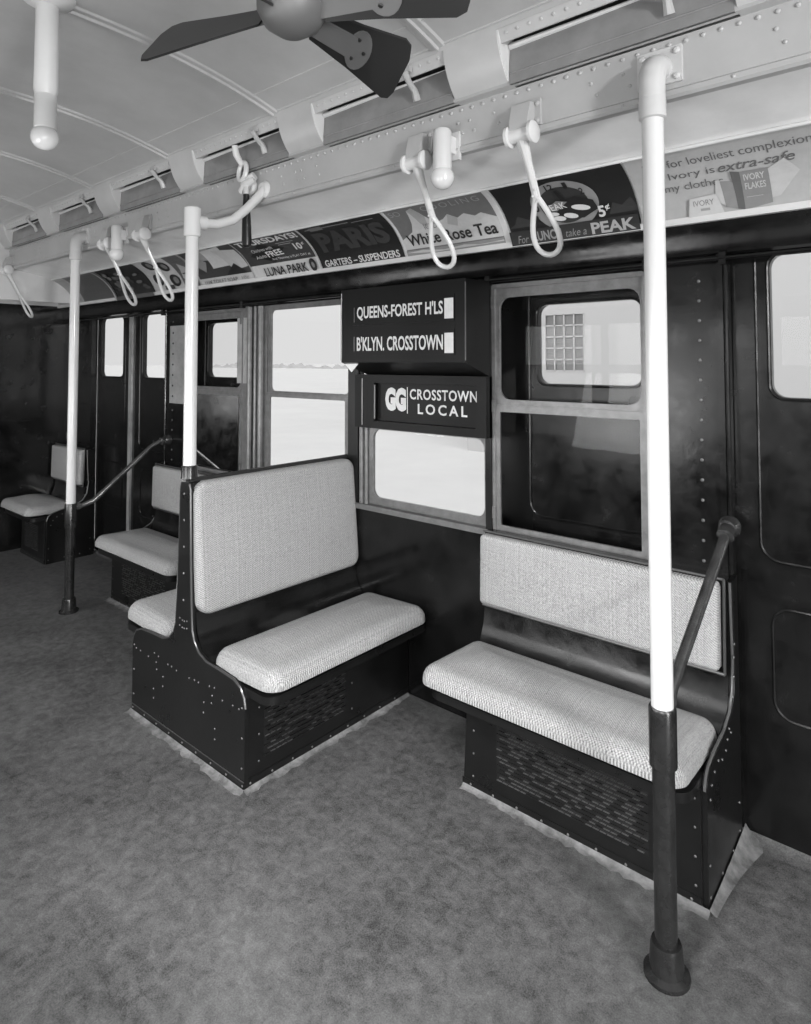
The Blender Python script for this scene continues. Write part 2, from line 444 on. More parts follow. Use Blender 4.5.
# ------------------------------------------------------------------ windows
flat = lambda a, b, d: (a, d, b)
def pane(mb, a0, a1, b0, b1, y): mb.poly([(a0,y,b0),(a1,y,b0),(a1,y,b1),(a0,y,b1)])
def two_sash(n, W, zmid, inl=.03, rad=.05, lower=True):
    x0, x1, z0, z1 = W
    t = struct_empty('window_%d' % n, ((x0+x1)/2, YW, z0))
    mb = MB()
    mb.ring((x0-.004, x1+.004, z0-.004, z1+.004), (x0+.014, x1-.014, z0+.014, z1-.014, .004), flat, YW-.010, YW+.030)
    for z in (z0+.06, zmid-.02, z1-.10):    # small catches on the stiles
        mb.box(x0-.001, x0+.016, YW-.016, YW, z, z+.05); mb.box(x1-.016, x1+.001, YW-.016, YW, z, z+.05)
    mb.build('window_frame', SASH, t)
    mb = MB(); mb.ring((x0+.014, x1-.014, zmid, z1-.014), (x0+.030, x1-.030, zmid+.035, z1-.055, rad), flat, YW+.004, YW+.018)
    s = mb.build('upper_sash', SASH, t); mb = MB(); pane(mb, x0+.02, x1-.02, zmid+.02, z1-.03, YW+.011); mb.build('pane', GLASS, s)
    mb = MB(); mb.ring((x0+.014, x1-.014, z0+.014, zmid+.012), (x0+.034, x1-.034, z0+.034, zmid-.018, .006), flat, YW-.004, YW+.008)
    s = mb.build('lower_sash', SASH, t); mb = MB(); pane(mb, x0+.02, x1-.02, z0+.02, zmid, YW+.003); mb.build('pane', GLASS, s)
    return t
two_sash(1, W1, 1.395)
two_sash(3, W3, 1.395)
# window 2: wide frame posts, big panes
t = struct_empty('window_2', ((W2[0]+W2[1])/2, YW, W2[2]))
mb = MB()
mb.ring((W2[0], W2[1], W2[2], W2[3]), (W2[0]+.17, W2[1]-.012, W2[2]+.03, W2[3]-.02, .01), flat, YW+.012, YW+.035)
for x, w, y in ((W2[0]+.02, .018, YW-.008), (W2[0]+.075, .012, YW-.006), (W2[0]+.125, .020, YW-.002)): mb.tube([(x, y, W2[2]), (x, y, W2[3])], w, 10)
mb.build('window_frame', SASH, t)
mb = MB(); mb.ring((-3.225, -2.512, 1.395, 1.92), (-3.195, -2.52, 1.42, 1.905, .03), flat, YW+.014, YW+.026); s = mb.build('upper_sash', SASH, t)
mb = MB(); pane(mb, -3.21, -2.515, 1.40, 1.91, YW+.02); mb.build('pane', GLASS, s)
mb = MB(); mb.ring((-3.225, -2.512, .88, 1.41), (-3.19, -2.535, .91, 1.385, .008), flat, YW, YW+.013); s = mb.build('lower_sash', SASH, t)
mb = MB(); pane(mb, -3.20, -2.52, .90, 1.39, YW+.006); mb.build('pane', GLASS, s)
# sign window (4)
t = struct_empty('window_4', ((WS[0]+WS[1])/2, YW, WS[2]))
mb = MB()
mb.ring((WS[0], WS[1], WS[2], 1.29), (-2.345, -1.632, .895, 1.262, .02), flat, YW+.012, YW+.035)
mb.box(WS[0]-.035, WS[1]+.01, YW-.022, YW+.03, WS[2]-.022, WS[2]+.004)
for x, w in ((-2.405, .014), (-2.37, .011)): mb.tube([(x, YW-.002, .865), (x, YW-.002, 1.29)], w, 10)
mb.build('window_frame', SASH, t)
mb = MB(); mb.ring((-2.352, -1.628, .872, 1.29), (-2.325, -1.640, .905, 1.25, .045), flat, YW, YW+.016); s = mb.build('lower_sash', SASH, t)
mb = MB(); pane(mb, -2.34, -1.632, .89, 1.27, YW+.008); mb.build('pane', GLASS, s)
# dark post between the window and the sign
mb = MB(); mb.box(-2.498, -2.425, YW-.012, YW, .86, 1.94); mb.box(-1.622, -1.592, YW-.02, YW, .86, 1.94); mb.build('trim_6', BLACKS, kind='structure')
mb = MB(); mb.box(-3.462, -3.40, YW-.008, YW, .86, 1.94); mb.build('trim_7', SASH, kind='structure')

# ------------------------------------------------------------------ doors
def door_leaf(n, x0, x1, wx0, wx1, y, z1=2.075, wz=(1.475, 1.957), name=None):
    t = struct_empty(name or 'door_%d' % n, ((x0+x1)/2, y, .02))
    mb = MB()
    mb.ring((x0, x1, 1.40, z1), (wx0, wx1, wz[0], wz[1], .045), flat, y, y+.03)
    mb.box(x0, x1, y, y+.03, .02, 1.40)
    def outline(a0, a1, b0, b1, r): mb.loop([(p[0], y, p[1]) for p in rrect(a0, a1, b0, b1, r)], .005, 6)
    outline(wx0-.045, wx1+.045, .93, 2.01, .06); outline(wx0-.015, wx1+.015, .42, .78, .06)
    outline(wx0-.008, wx1+.008, wz[0]-.008, wz[1]+.008, .05)
    mb.build('leaf_panel', BLACK, t, smooth=30)
    mb = MB(); pane(mb, wx0-.01, wx1+.01, wz[0]-.01, wz[1]+.01, y+.015); mb.build('pane', GLASS, t)
    return t
door_leaf(1, -.645, -.035, -.505, -.13, 2.45)
door_leaf(2, -.03, .555, .09, .45, 2.45)
t = door_leaf(3, -5.005, -4.385, -4.825, -4.455, 2.45)
mb = MB(); mb.box(-5.03, -4.985, 2.435, 2.45, .03, 2.04); mb.build('rubber_edge', REFL_EDGE, t)
door_leaf(4, -5.62, -5.01, -5.55, -5.155, 2.45)
# leaves standing open inside the wall pockets, seen through windows 1 and 3
door_leaf(5, -1.455, -.87, -1.42, -.965, 2.505, wz=(1.50, 1.84), z1=1.95)
door_leaf(6, -4.42, -3.34, -4.0, -3.40, 2.505, wz=(1.49, 1.86), z1=1.95)
# threshold cove
mb = MB(); 
for a, b in ((-.615, .6), (-5.6, -4.42)):
    rows = []
    for i in range(13):
        x = a+(b-a)*i/12
        rows.append([(x, 2.395, .0008), (x, 2.42, .004), (x, 2.44, .010), (x, 2.448, .02), (x, 2.50, .02)])
    mb.sheet(rows)
mb.build('baseboard_door', FLOOR, kind='structure')
# pale riveted patch painted as a window reflection beside the left pocket window
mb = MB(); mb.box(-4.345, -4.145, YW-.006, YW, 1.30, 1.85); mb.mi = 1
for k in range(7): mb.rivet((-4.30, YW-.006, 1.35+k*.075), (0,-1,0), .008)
tag(mb.build('wall_plate', [REFL_EDGE, BLACKS]), 'satin grey riveted metal plate on the dark wall beside far doors', 'plate')
# pale strip painted as a reflection on the frame post at the far pocket window
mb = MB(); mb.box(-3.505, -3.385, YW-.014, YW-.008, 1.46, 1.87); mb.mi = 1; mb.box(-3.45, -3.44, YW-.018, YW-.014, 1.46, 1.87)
tag(mb.build('wall_plate', [REFL_EDGE, SASH]), 'small grey metal plate at the right edge of far pocket window', 'plate')

# ------------------------------------------------------------------ text helpers
def text_bm(body, size, bold=0.0, shear=0.0, sx=1.0, spacing=1.0, align='LEFT'):
    cu = bpy.data.curves.new('lettering', 'FONT'); cu.body = body; cu.size = size; cu.offset = bold*size; cu.shear = shear
    cu.space_character = spacing; cu.resolution_u = 3; cu.align_x = align
    o = bpy.data.objects.new('lettering', cu); C.objects.link(o)
    bpy.context.view_layer.update()
    me = bpy.data.meshes.new_from_object(o.evaluated_get(bpy.context.evaluated_depsgraph_get()))
    bm = bmesh.new(); bm.from_mesh(me)
    for v in bm.verts: v.co.x *= sx
    bpy.data.objects.remove(o); bpy.data.curves.remove(cu); bpy.data.meshes.remove(me)
    return bm
def text_fit(body, u0, u1, v0, v1, bold=0.0, shear=0.0, spacing=1.0, rot=0.0):
    """lettering fitted into the box u0..u1, v0..v1"""
    bm = text_bm(body, 1.0, bold, shear, 1.0, spacing)
    xs = [v.co.x for v in bm.verts]; ys = [v.co.y for v in bm.verts]
    kx, ky = (u1-u0)/(max(xs)-min(xs)), (v1-v0)/(max(ys)-min(ys)); mx, my = min(xs), min(ys)
    cu, cv = (u0+u1)/2, (v0+v1)/2
    for v in bm.verts:
        a, b = u0+(v.co.x-mx)*kx-cu, v0+(v.co.y-my)*ky-cv
        v.co = (cu+a*math.cos(rot)-b*math.sin(rot), cv+a*math.sin(rot)+b*math.cos(rot), 0)
    return bm
def poly_bm(pts):
    bm = bmesh.new(); bm.faces.new([bm.verts.new((a, b, 0)) for a, b in pts])
    bmesh.ops.triangulate(bm, faces=bm.faces[:]); return bm
def ell(cu, cv, a, b, n=24, rot=0, t0=0, t1=2*PI):
    return [(cu+a*math.cos(t)*math.cos(rot)-b*math.sin(t)*math.sin(rot), cv+a*math.cos(t)*math.sin(rot)+b*math.sin(t)*math.cos(rot)) for t in [t0+(t1-t0)*k/n for k in range(n)]]
def place(bms, fn, name, m, parent, bisect=0.0, vmax=.3):
    """maps 2-D meshes onto a surface fn(u, v) and links them as one part"""
    tot = bmesh.new()
    for bm in bms:
        if bisect:
            k = bisect
            while k < vmax:
                bmesh.ops.bisect_plane(bm, geom=bm.verts[:]+bm.edges[:]+bm.faces[:], plane_co=(0, k, 0), plane_no=(0, 1, 0), dist=1e-6); k += bisect
        me = bpy.data.meshes.new('tmp'); bm.to_mesh(me); bm.free(); tot.from_mesh(me); bpy.data.meshes.remove(me)
    w = Vector((0,0,0)); p = parent
    while p is not None: w += p.location; p = p.parent
    for v in tot.verts: v.co = Vector(fn(v.co.x, v.co.y)) - w
    me = bpy.data.meshes.new(name); tot.to_mesh(me); tot.free(); me.materials.append(m)
    o = bpy.data.objects.new(name, me); C.objects.link(o); o.parent = parent
    return o

# ------------------------------------------------------------------ advertising cards on the cove
class Card:
    def __init__(s, x0, x1, base, label):
        s.x0 = x0; s.W = x1-x0-.006; s.k = 1
        mb = MB()
        for lift, in ((.0015,),):
            mb.sheet([[(x0+.003+s.W*i/2, *arc_pt(t/10, lift)) for t in range(11)] for i in range(3)])
        s.o = mb.build('advertising_card', tone(base), smooth=60)
        for v in s.o.data.vertices: v.co -= Vector((x0, 2.352, 2.086))
        s.o.location = (x0, 2.352, 2.086)
        tag(s.o, label, 'poster', 'advertising cards along the cove')
    def map(s, lift): return lambda u, v: (s.x0+.003+u*s.W, *arc_pt(v, lift))
    def add(s, bms, g, name='picture'):
        s.k += 1
        return place(bms if isinstance(bms, list) else [bms], s.map(.0015+.0007*s.k), name, tone(g), s.o, bisect=.1, vmax=1.0)
    def rect(s, u0, u1, v0, v1, g, name='picture'): return s.add(poly_bm([(u0,v0),(u1,v0),(u1,v1),(u0,v1)]), g, name)
    def shape(s, pts, g, name='picture'): return s.add(poly_bm(pts), g, name)
    def text(s, body, u0, u1, v0, v1, g, **k): return s.add(text_fit(body, u0, u1, v0, v1, **k), g, 'lettering')

CB = [-6.19, -5.65, -5.05, -4.445, -3.84, -3.25, -2.645, -2.045, -1.446, -.895, -.28, .34, .95]
# soap-flakes card, right
c = Card(CB[9], CB[10], .40, 'pale grey soap card with three lines of dark lettering and a box')
c.text('Safe for loveliest complexions', .09, .945, .70, .86, .13)
c.text('so Ivory is', .10, .45, .53, .66, .13); c.text('extra-safe', .465, .83, .55, .68, .13, shear=.3, bold=.01)
c.text('filmy clothes', .115, .48, .37, .50, .13)
c.shape([(.50, .10), (.74, .16), (.84, .42), (.78, .60), (.70, .50), (.52, .42), (.44, .46), (.42, .2)], .47)
c.shape([(.47, .12), (.53, .08), (.53, .42), (.46, .44)], .24); c.shape([(.53, .08), (.565, .06), (.565, .52), (.52, .55)], .11)
c.shape([(.565, .06), (.70, .10), (.70, .52), (.565, .52)], .22)
c.text('IVORY', .58, .68, .40, .48, .5, bold=.015); c.text('FLAKES', .58, .68, .29, .37, .5, bold=.015); c.rect(.58, .66, .20, .205, .45)
c.shape([(.27, .06), (.46, .07), (.43, .30), (.29, .28)], .52); c.text('IVORY', .305, .415, .18, .25, .25, bold=.01); c.rect(.34, .39, .12, .15, .3)
# chewing-gum card
c = Card(CB[8], CB[9], .012, 'black chewing gum card with a clock face, a hand and 5 cents')
c.shape([(.0, .24), (.06, .30), (.10, .42), (.16, .36), (.22, .30), (.22, .24)], .035); c.shape([(.8, .24), (.84, .40), (.90, .34), (.97, .44), (1, .3), (1, .24)], .035)
outer = ell(.50, .50, .255, .40, 36); c.shape(outer, .24); c.shape(ell(.50, .50, .185, .29, 36), .03)
for tx, u, v in (('11', .335, .68), ('12', .45, .81), ('1', .585, .80), ('2', .68, .66), ('10', .275, .50), ('9', .275, .34)): c.text(tx, u-.03, u+.03 if len(tx) > 1 else u, v-.055, v+.055, .012, bold=.02)
c.shape([(.50, .5), (.54, .5), (.49, .74), (.47, .74)], .012)
hand = [(.40, .44), (.48, .56), (.60, .60), (.72, .50), (.74, .36), (.62, .26), (.48, .30)]
c.shape(hand, .012)
for u, v, a, b, r in ((.44, .30, .05, .035, -.5), (.53, .32, .06, .035, -.6), (.62, .42, .075, .04, -.5), (.40, .38, .05, .03, -.3)): c.shape(ell(u, v, a, b, 16, r), .62)
c.shape([(.34, .46), (.46, .58), (.54, .54), (.44, .42)], .2); c.text('PEAK', .36, .52, .44, .54, .6, bold=.01, rot=.15)
c.text('5', .735, .785, .24, .40, .60, bold=.03); c.text('¢', .79, .825, .32, .41, .60, bold=.02)
c.rect(.0, 1.0, .0, .22, .022)
c.text('For', .06, .155, .04, .15, .22, shear=.3); c.text('LUNCH', .20, .43, .045, .18, .26, bold=.03); c.text('take a', .46, .62, .05, .15, .22, shear=.3); c.text('PEAK', .66, .975, .04, .19, .36, bold=.03)
# iced-tea card
c = Card(CB[7], CB[8], .62, 'grey iced tea card with a white iceberg and dark lettering')
c.rect(.03, .95, .05, .99, .16)
c.shape([(.03, .16), (.03, .34), (.10, .40), (.16, .46), (.20, .62), (.24, .90), (.30, .94), (.36, .72), (.42, .56), (.50, .60), (.56, .68), (.63, .58), (.70, .64), (.78, .56), (.84, .60), (.95, .48), (.95, .16)], .55)
c.shape([(.24, .90), (.30, .94), (.36, .72), (.33, .5), (.28, .6)], .38); c.shape([(.56, .68), (.63, .58), (.60, .44), (.52, .5)], .42)
c.text('SO', .06, .17, .82, .93, .32); c.text('COOLING', .38, .90, .83, .94, .32, spacing=1.3); c.text('ICED', .30, .42, .47, .58, .2)
c.text('White Rose Tea', .08, .92, .22, .42, .03, bold=.02)
c.rect(.03, .95, .05, .15, .25); c.shape([(.03, .12), (.2, .14), (.4, .10), (.6, .13), (.8, .09), (.95, .12), (.95, .10), (.6, .09), (.3, .08)], .5)
# garters card
c = Card(CB[6], CB[7], .012, 'black garters and suspenders card with huge dim letters')
c.text('PARIS', .10, .93, .34, .80, .042, bold=.05)
c.rect(.08, .62, .90, .915, .25); c.rect(.14, .30, .86, .95, .14); c.rect(.66, .9, .885, .90, .2)
c.text('GARTERS – SUSPENDERS', .06, .96, .075, .20, .62, bold=.02)
# amusement-park card
c = Card(CB[5], CB[6], .55, 'amusement park card with white THURSDAYS over a dark grey field')
c.rect(.0, .985, .30, .99, .045)
c.text('THURSDAYS!', .05, .95, .80, .95, .62, bold=.03)
c.shape([(.10, .52), (.34, .80), (.66, .62), (.42, .32)], .012)
c.text('Children with', .17, .50, .615, .70, .55, shear=.2, rot=.10); c.text('Adults', .17, .34, .45, .53, .55, shear=.2, rot=.10); c.text('FREE', .36, .60, .46, .60, .62, bold=.02, rot=.10)
c.text('10', .80, .90, .52, .68, .6, bold=.03); c.text('¢', .915, .95, .60, .68, .6); c.rect(.60, .85, .745, .755, .4); c.rect(.62, .8, .70, .71, .4)
c.text('And Thursday is PLAY DAY at', .40, .95, .36, .43, .5, bold=.01)
c.text('LUNA PARK', .20, .84, .06, .24, .02, bold=.015); c.shape(ell(.92, .17, .045, .13, 20), .02); c.shape(ell(.92, .17, .02, .06, 14), .2)
# toilet-soap card
c = Card(CB[4], CB[5], .50, 'toilet soap card with tilted white papers on a dark ground')
c.rect(.02, .99, .19, .99, .05)
c.shape([(.25, .98), (.60, .99), (.52, .62), (.18, .66)], .30); c.shape([(.42, .92), (.78, .98), (.70, .42), (.38, .40)], .55); c.shape([(.60, .90), (.97, .80), (.99, .34), (.72, .28)], .48)
c.shape([(.55, .20), (.78, .46), (.93, .20)], .02); c.shape([(.12, .5), (.24, .74), (.34, .60), (.22, .34)], .25)
c.text('LUX TOILET SOAP', .10, .72, .055, .145, .08); c.text('10¢', .80, .92, .055, .145, .25)
# card with dark ovals
c = Card(CB[3], CB[4], .50, 'white card with four dark ovals and a tilted packet')
for u, v in ((.25, .80), (.20, .35), (.52, .70), (.55, .28)): c.shape(ell(u, v, .10, .16, 24), .03); c.shape(ell(u+.02, v, .05, .09, 18), .18)
c.rect(.70, 1.0, .0, 1.0, .12); c.shape([(.74, .30), (.90, .16), (.98, .50), (.82, .72)], .42); c.rect(.78, .9, .40, .44, .1); c.rect(.28, .48, .08, .18, .06)
# dark picture cards
c = Card(CB[2], CB[3], .03, 'dark picture card with a crowd of pale scribbled shapes')
for k in range(26):
    u = .12+.76*random.random(); v = .2+.65*random.random(); r = .015+.05*random.random(); c.shape(ell(u, v, r, r*1.6, 8, random.random()*3), .05+.16*random.random())
c.rect(.0, 1.0, .0, .10, .10); c.rect(.0, .03, 0, 1, .4)
c = Card(CB[1], CB[2], .16, 'plain mid grey card next to the last one at the bulkhead')
c.rect(.04, .96, .08, .92, .11)
c = Card(CB[0], CB[1], .40, 'plain pale card touching the white end bulkhead')
c.rect(.06, .94, .1, .9, .30)
c = Card(CB[10], CB[11], .30, 'pale card at the right edge of the view')
c.rect(.05, .95, .1, .9, .2)

# ------------------------------------------------------------------ destination signs
def flat_on(y): return lambda u, v: (u, y, v)
t = thing('destination_sign', 'black roller sign box reading QUEENS-FOREST H\'LS and B\'KLYN. CROSSTOWN', 'sign', (-1.96, 2.30, 1.53))
YS = 2.195
mb = MB()
side = [(YS, 1.592), (YS, 1.945), (2.375, 1.945), (2.375, 1.53)]
mb.prism([(-2.335, y, z) for y, z in side], (.750, 0, 0))
mb.mi = 1
for x in (-2.335, -1.585): mb.tube([(x, YS, 1.60), (x, YS, 1.93)], .003, 6)
mb.mi = 0
mb.build('sign_housing', [SIGNBK, EDGE], t)
mb = MB()
for z0, z1 in ((1.77, 1.885), (1.625, 1.735)): mb.box(-2.255, -1.64, YS-.003, YS, z0, z1)
mb.build('roller_blind', SIGNBK, t)
LET = mat('cream_sign_letters', .62, .5, mottle=.08, mscale=40)
place([text_fit("QUEENS-FOREST H'LS", -2.222, -1.700, 1.790, 1.859, bold=.022)], flat_on(YS-.005), 'lettering', LET, t)
place([text_fit("B'KLYN. CROSSTOWN", -2.222, -1.700, 1.646, 1.714, bold=.022)], flat_on(YS-.005), 'lettering', LET, t)
for z0, z1 in ((1.779, 1.866), (1.632, 1.718)): place([poly_bm([(-1.692,z0),(-1.644,z0),(-1.644,z1),(-1.692,z1)])], flat_on(YS-.005), 'blank_panel', LET, t)
mb = MB()
for z in (1.68, 1.82): mb.box(-2.243, -2.238, YS-.005, YS-.002, z-.035, z+.035)
mb.build('guide_strip', EDGE, t)

t = thing('route_sign', 'black route sign below it reading GG CROSSTOWN LOCAL', 'sign', (-2.0, 2.39, 1.265))
mb = MB()
mb.ring((-2.40, -1.59, 1.262, 1.53), (-2.268, -1.640, 1.300, 1.490, .012), flat, 2.352, 2.395)
mb.box(-2.40, -1.59, 2.380, 2.405, 1.262, 1.53)
mb.mi = 1; mb.tube([(-2.345, 2.35, 1.275), (-2.345, 2.35, 1.51)], .004, 6); mb.tube([(-2.26, 2.353, 1.31), (-2.26, 2.353, 1.48)], .004, 6)
mb.build('sign_housing', [SIGNBK, EDGE], t)
mb = MB(); mb.box(-2.262, -1.645, 2.374, 2.380, 1.302, 1.488); mb.build('roller_blind', SIGNBK, t)
place([text_fit('GG', -2.205, -2.068, 1.353, 1.468, bold=.07), poly_bm([(-2.062,1.345),(-2.057,1.345),(-2.057,1.472),(-2.062,1.472)])], flat_on(2.372), 'route_letters', LET, t)
place([text_fit('CROSSTOWN', -2.044, -1.650, 1.414, 1.464, bold=.02, spacing=1.1)], flat_on(2.372), 'lettering', LET, t)
place([text_fit('LOCAL', -1.994, -1.705, 1.346, 1.395, bold=.02, spacing=1.4)], flat_on(2.372), 'lettering', LET, t)
# small white wedge standing in for a window reflection under the corner of the sign box
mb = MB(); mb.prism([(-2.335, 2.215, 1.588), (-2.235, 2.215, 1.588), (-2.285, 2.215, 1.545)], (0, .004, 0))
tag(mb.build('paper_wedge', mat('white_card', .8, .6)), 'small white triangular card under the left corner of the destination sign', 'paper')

# ------------------------------------------------------------------ benches
def rivet_row(mb, p0, p1, n, nrm, r=.005):
    p0, p1 = Vector(p0), Vector(p1)
    for k in range(n): mb.rivet(p0.lerp(p1, k/(n-1) if n > 1 else 0), nrm, r)
GRILLE = mat('black_heater_grille', .018, .3, metal=.3)
SLOT = mat('grille_slot_edge', .36, .28, metal=.8)
def grille(mb, o, du, nrm, w, h, rows, cols):
    """expanded-metal heater grille: rows of short louvre lips over a recessed plate"""
    o, du, nrm = Vector(o), Vector(du), Vector(nrm); up = Vector((0,0,1))
    mb.mi = 0; mb.poly([o+nrm*.001, o+du*w+nrm*.001, o+du*w+up*h+nrm*.001, o+up*h+nrm*.001])
    for r in range(rows):
        for c in range(cols):
            a = (c+.08+(.5 if r % 2 else 0))*w/(cols+.5); b = a+w/(cols+.5)*.86; z = (r+.3)*h/rows; dz = h/rows*.30
            mb.mi = 1 if random.random() < .55 else 0
            p = [o+du*a+up*z+nrm*.002, o+du*b+up*z+nrm*.002, o+du*b+up*(z+dz)+nrm*.008, o+du*a+up*(z+dz)+nrm*.008]
            mb.poly(p); mb.poly([p[3], p[2], p[2]-nrm*.006, p[3]-nrm*.006])

def side_bench(label, mirror, group, w=1.0, far=False):
    """longitudinal bench against the wall; x from -1.6 (open end) to -.625 (end panel)"""
    XL, XR = -1.605, -.632
    if far: XL = -1.25
    if callable(mirror): mx = None
    xm = (XL+XR)/2; wx = xm if mirror is None else 2*mirror-xm
    t = thing('wall_bench', label, 'bench', (wx, 2.2, 0), group)
    M = lambda: MB(mirror)
    # base
    mb = M(); yb = 2.037
    mb.prism([(XL+.115, yb, 0), (XR, yb, 0), (XR, yb, .345), (XL+.135, yb, .345)], (0, .015, 0))
    mb.prism([(XL+.115, yb+.015, 0), (XL+.115, YW-.002, 0), (XL+.135, YW-.002, .345), (XL+.135, yb+.015, .345)], (.012, 0, 0))
    mb.box(XL+.112, XR, yb-.003, yb, .0, .032)
    mb.mi = 1; rivet_row(mb, (XL+.15, yb-.003, .018), (XR-.03, yb-.003, .018), 9, (0,-1,0)); rivet_row(mb, (XL+.16, yb, .05), (XL+.165, yb, .30), 4, (0,-1,0), .0045)
    rivet_row(mb, (XR-.018, yb, .06), (XR-.018, yb, .31), 4, (0,-1,0), .0045)
    base = mb.build('base', [BLACKS, RIVET], t)
    mb = M(); gx0, gx1 = (XL+.265, XR-.155) if not far else (XL+.2, XR-.12)
    grille(mb, (gx0, yb, .075), (1,0,0), (0,-1,0), gx1-gx0, .205, 15, 22); mb.build('heater_grille', [GRILLE, SLOT], base)
    # seat tray + cushion
    mb = M(); rim = [(a, b) for a, b in rrect(XL+.03, XR-.002, 1.925, 2.31, .05)]
    mb.loft([[(a, b, z) for a, b in rim] for z in (.343, .372)])
    mb.build('seat_tray', BLACKS, t)
    mb = M(); cushion(mb, XL, XR-.008, 1.900, 2.285, .075, .055, .055, .03, lambda a, b, c: (a, b, .373+c+.012*(2.285-b)/.38))
    mb.build('seat_cushion', R_XY, t)
    # back
    mb = M(); back = [(2.27, .385), (2.305, .42), (2.33, .48), (2.345, .57)]
    mb.sheet([[(x, y, z) for y, z in back] for x in (XL+.008, XR)])
    mb.prism([(XL+.005, 2.345, .56), (XL+.005, 2.352, .868), (XL+.005, 2.41, .868), (XL+.005, 2.41, .40), (XL+.005, 2.34, .40)], (XR-XL-.005, 0, 0))
    mb.mi = 1; mb.tube([(XL+.01, 2.325, .566), (XR-.006, 2.325, .566)], .006, 8)
    mb.tube([(XL+.01, 2.335, .872), (XR-.006, 2.335, .872)], .005, 8); mb.tube([(XR-.006, 2.325, .566), (XR-.006, 2.335, .872)], .005, 8)
    mb.build('back_panel', [BLACK, EDGE], t)
    mb = M(); cushion(mb, XL+.006, XR-.018, .575, .862, .05, .018, .02, .006, lambda a, b, c: (a, 2.345+.02*(b-.575)-c, b))
    mb.build('backrest', R_XZ, t)
    # end panel
    mb = M()
    prof = [(2.042, 0), (2.047, .335), (2.060, .370), (2.085, .390), (2.147, .408), (2.25, .425), (2.318, .457), (2.352, .507), (2.366, .594), (2.358, .70), (2.350, .862), (2.408, .875), (2.408, 0)]
    mb.prism([(XR, y, z) for y, z in prof], (.016, 0, 0))
    mb.mi = 1
    edge = prof[1:-2]; mb.tube([(XR+.008, y-.002, z) for y, z in edge], .0045, 6)
    for y, z in ((2.06,.03),(2.06,.12),(2.075,.30),(2.09,.335),(2.12,.36),(2.16,.375),(2.2,.36),(2.28,.42),(2.30,.40),(2.26,.395),(2.24,.37),(2.33,.50),(2.345,.56),(2.352,.62),(2.36,.66),(2.18,.03),(2.30,.03),(2.38,.05),(2.38,.14)): mb.rivet((XR+.016, y, z), (1,0,0), .0048)
    mb.build('end_panel', [BLACKS, RIVET], t)
    return t
side_bench('right-hand rattan wall bench under the closed window, beside the front pole', None, None)
side_bench('rattan wall bench beyond the double bench, beside the far pole', XC, None)
# far bench past the doors is the same kind placed further along: its end panel stands at x = -5.48
fb = side_bench('small dim rattan bench past the far doors, at the end bulkhead', None, None, far=True)
fb.location.x += -5.56+.632

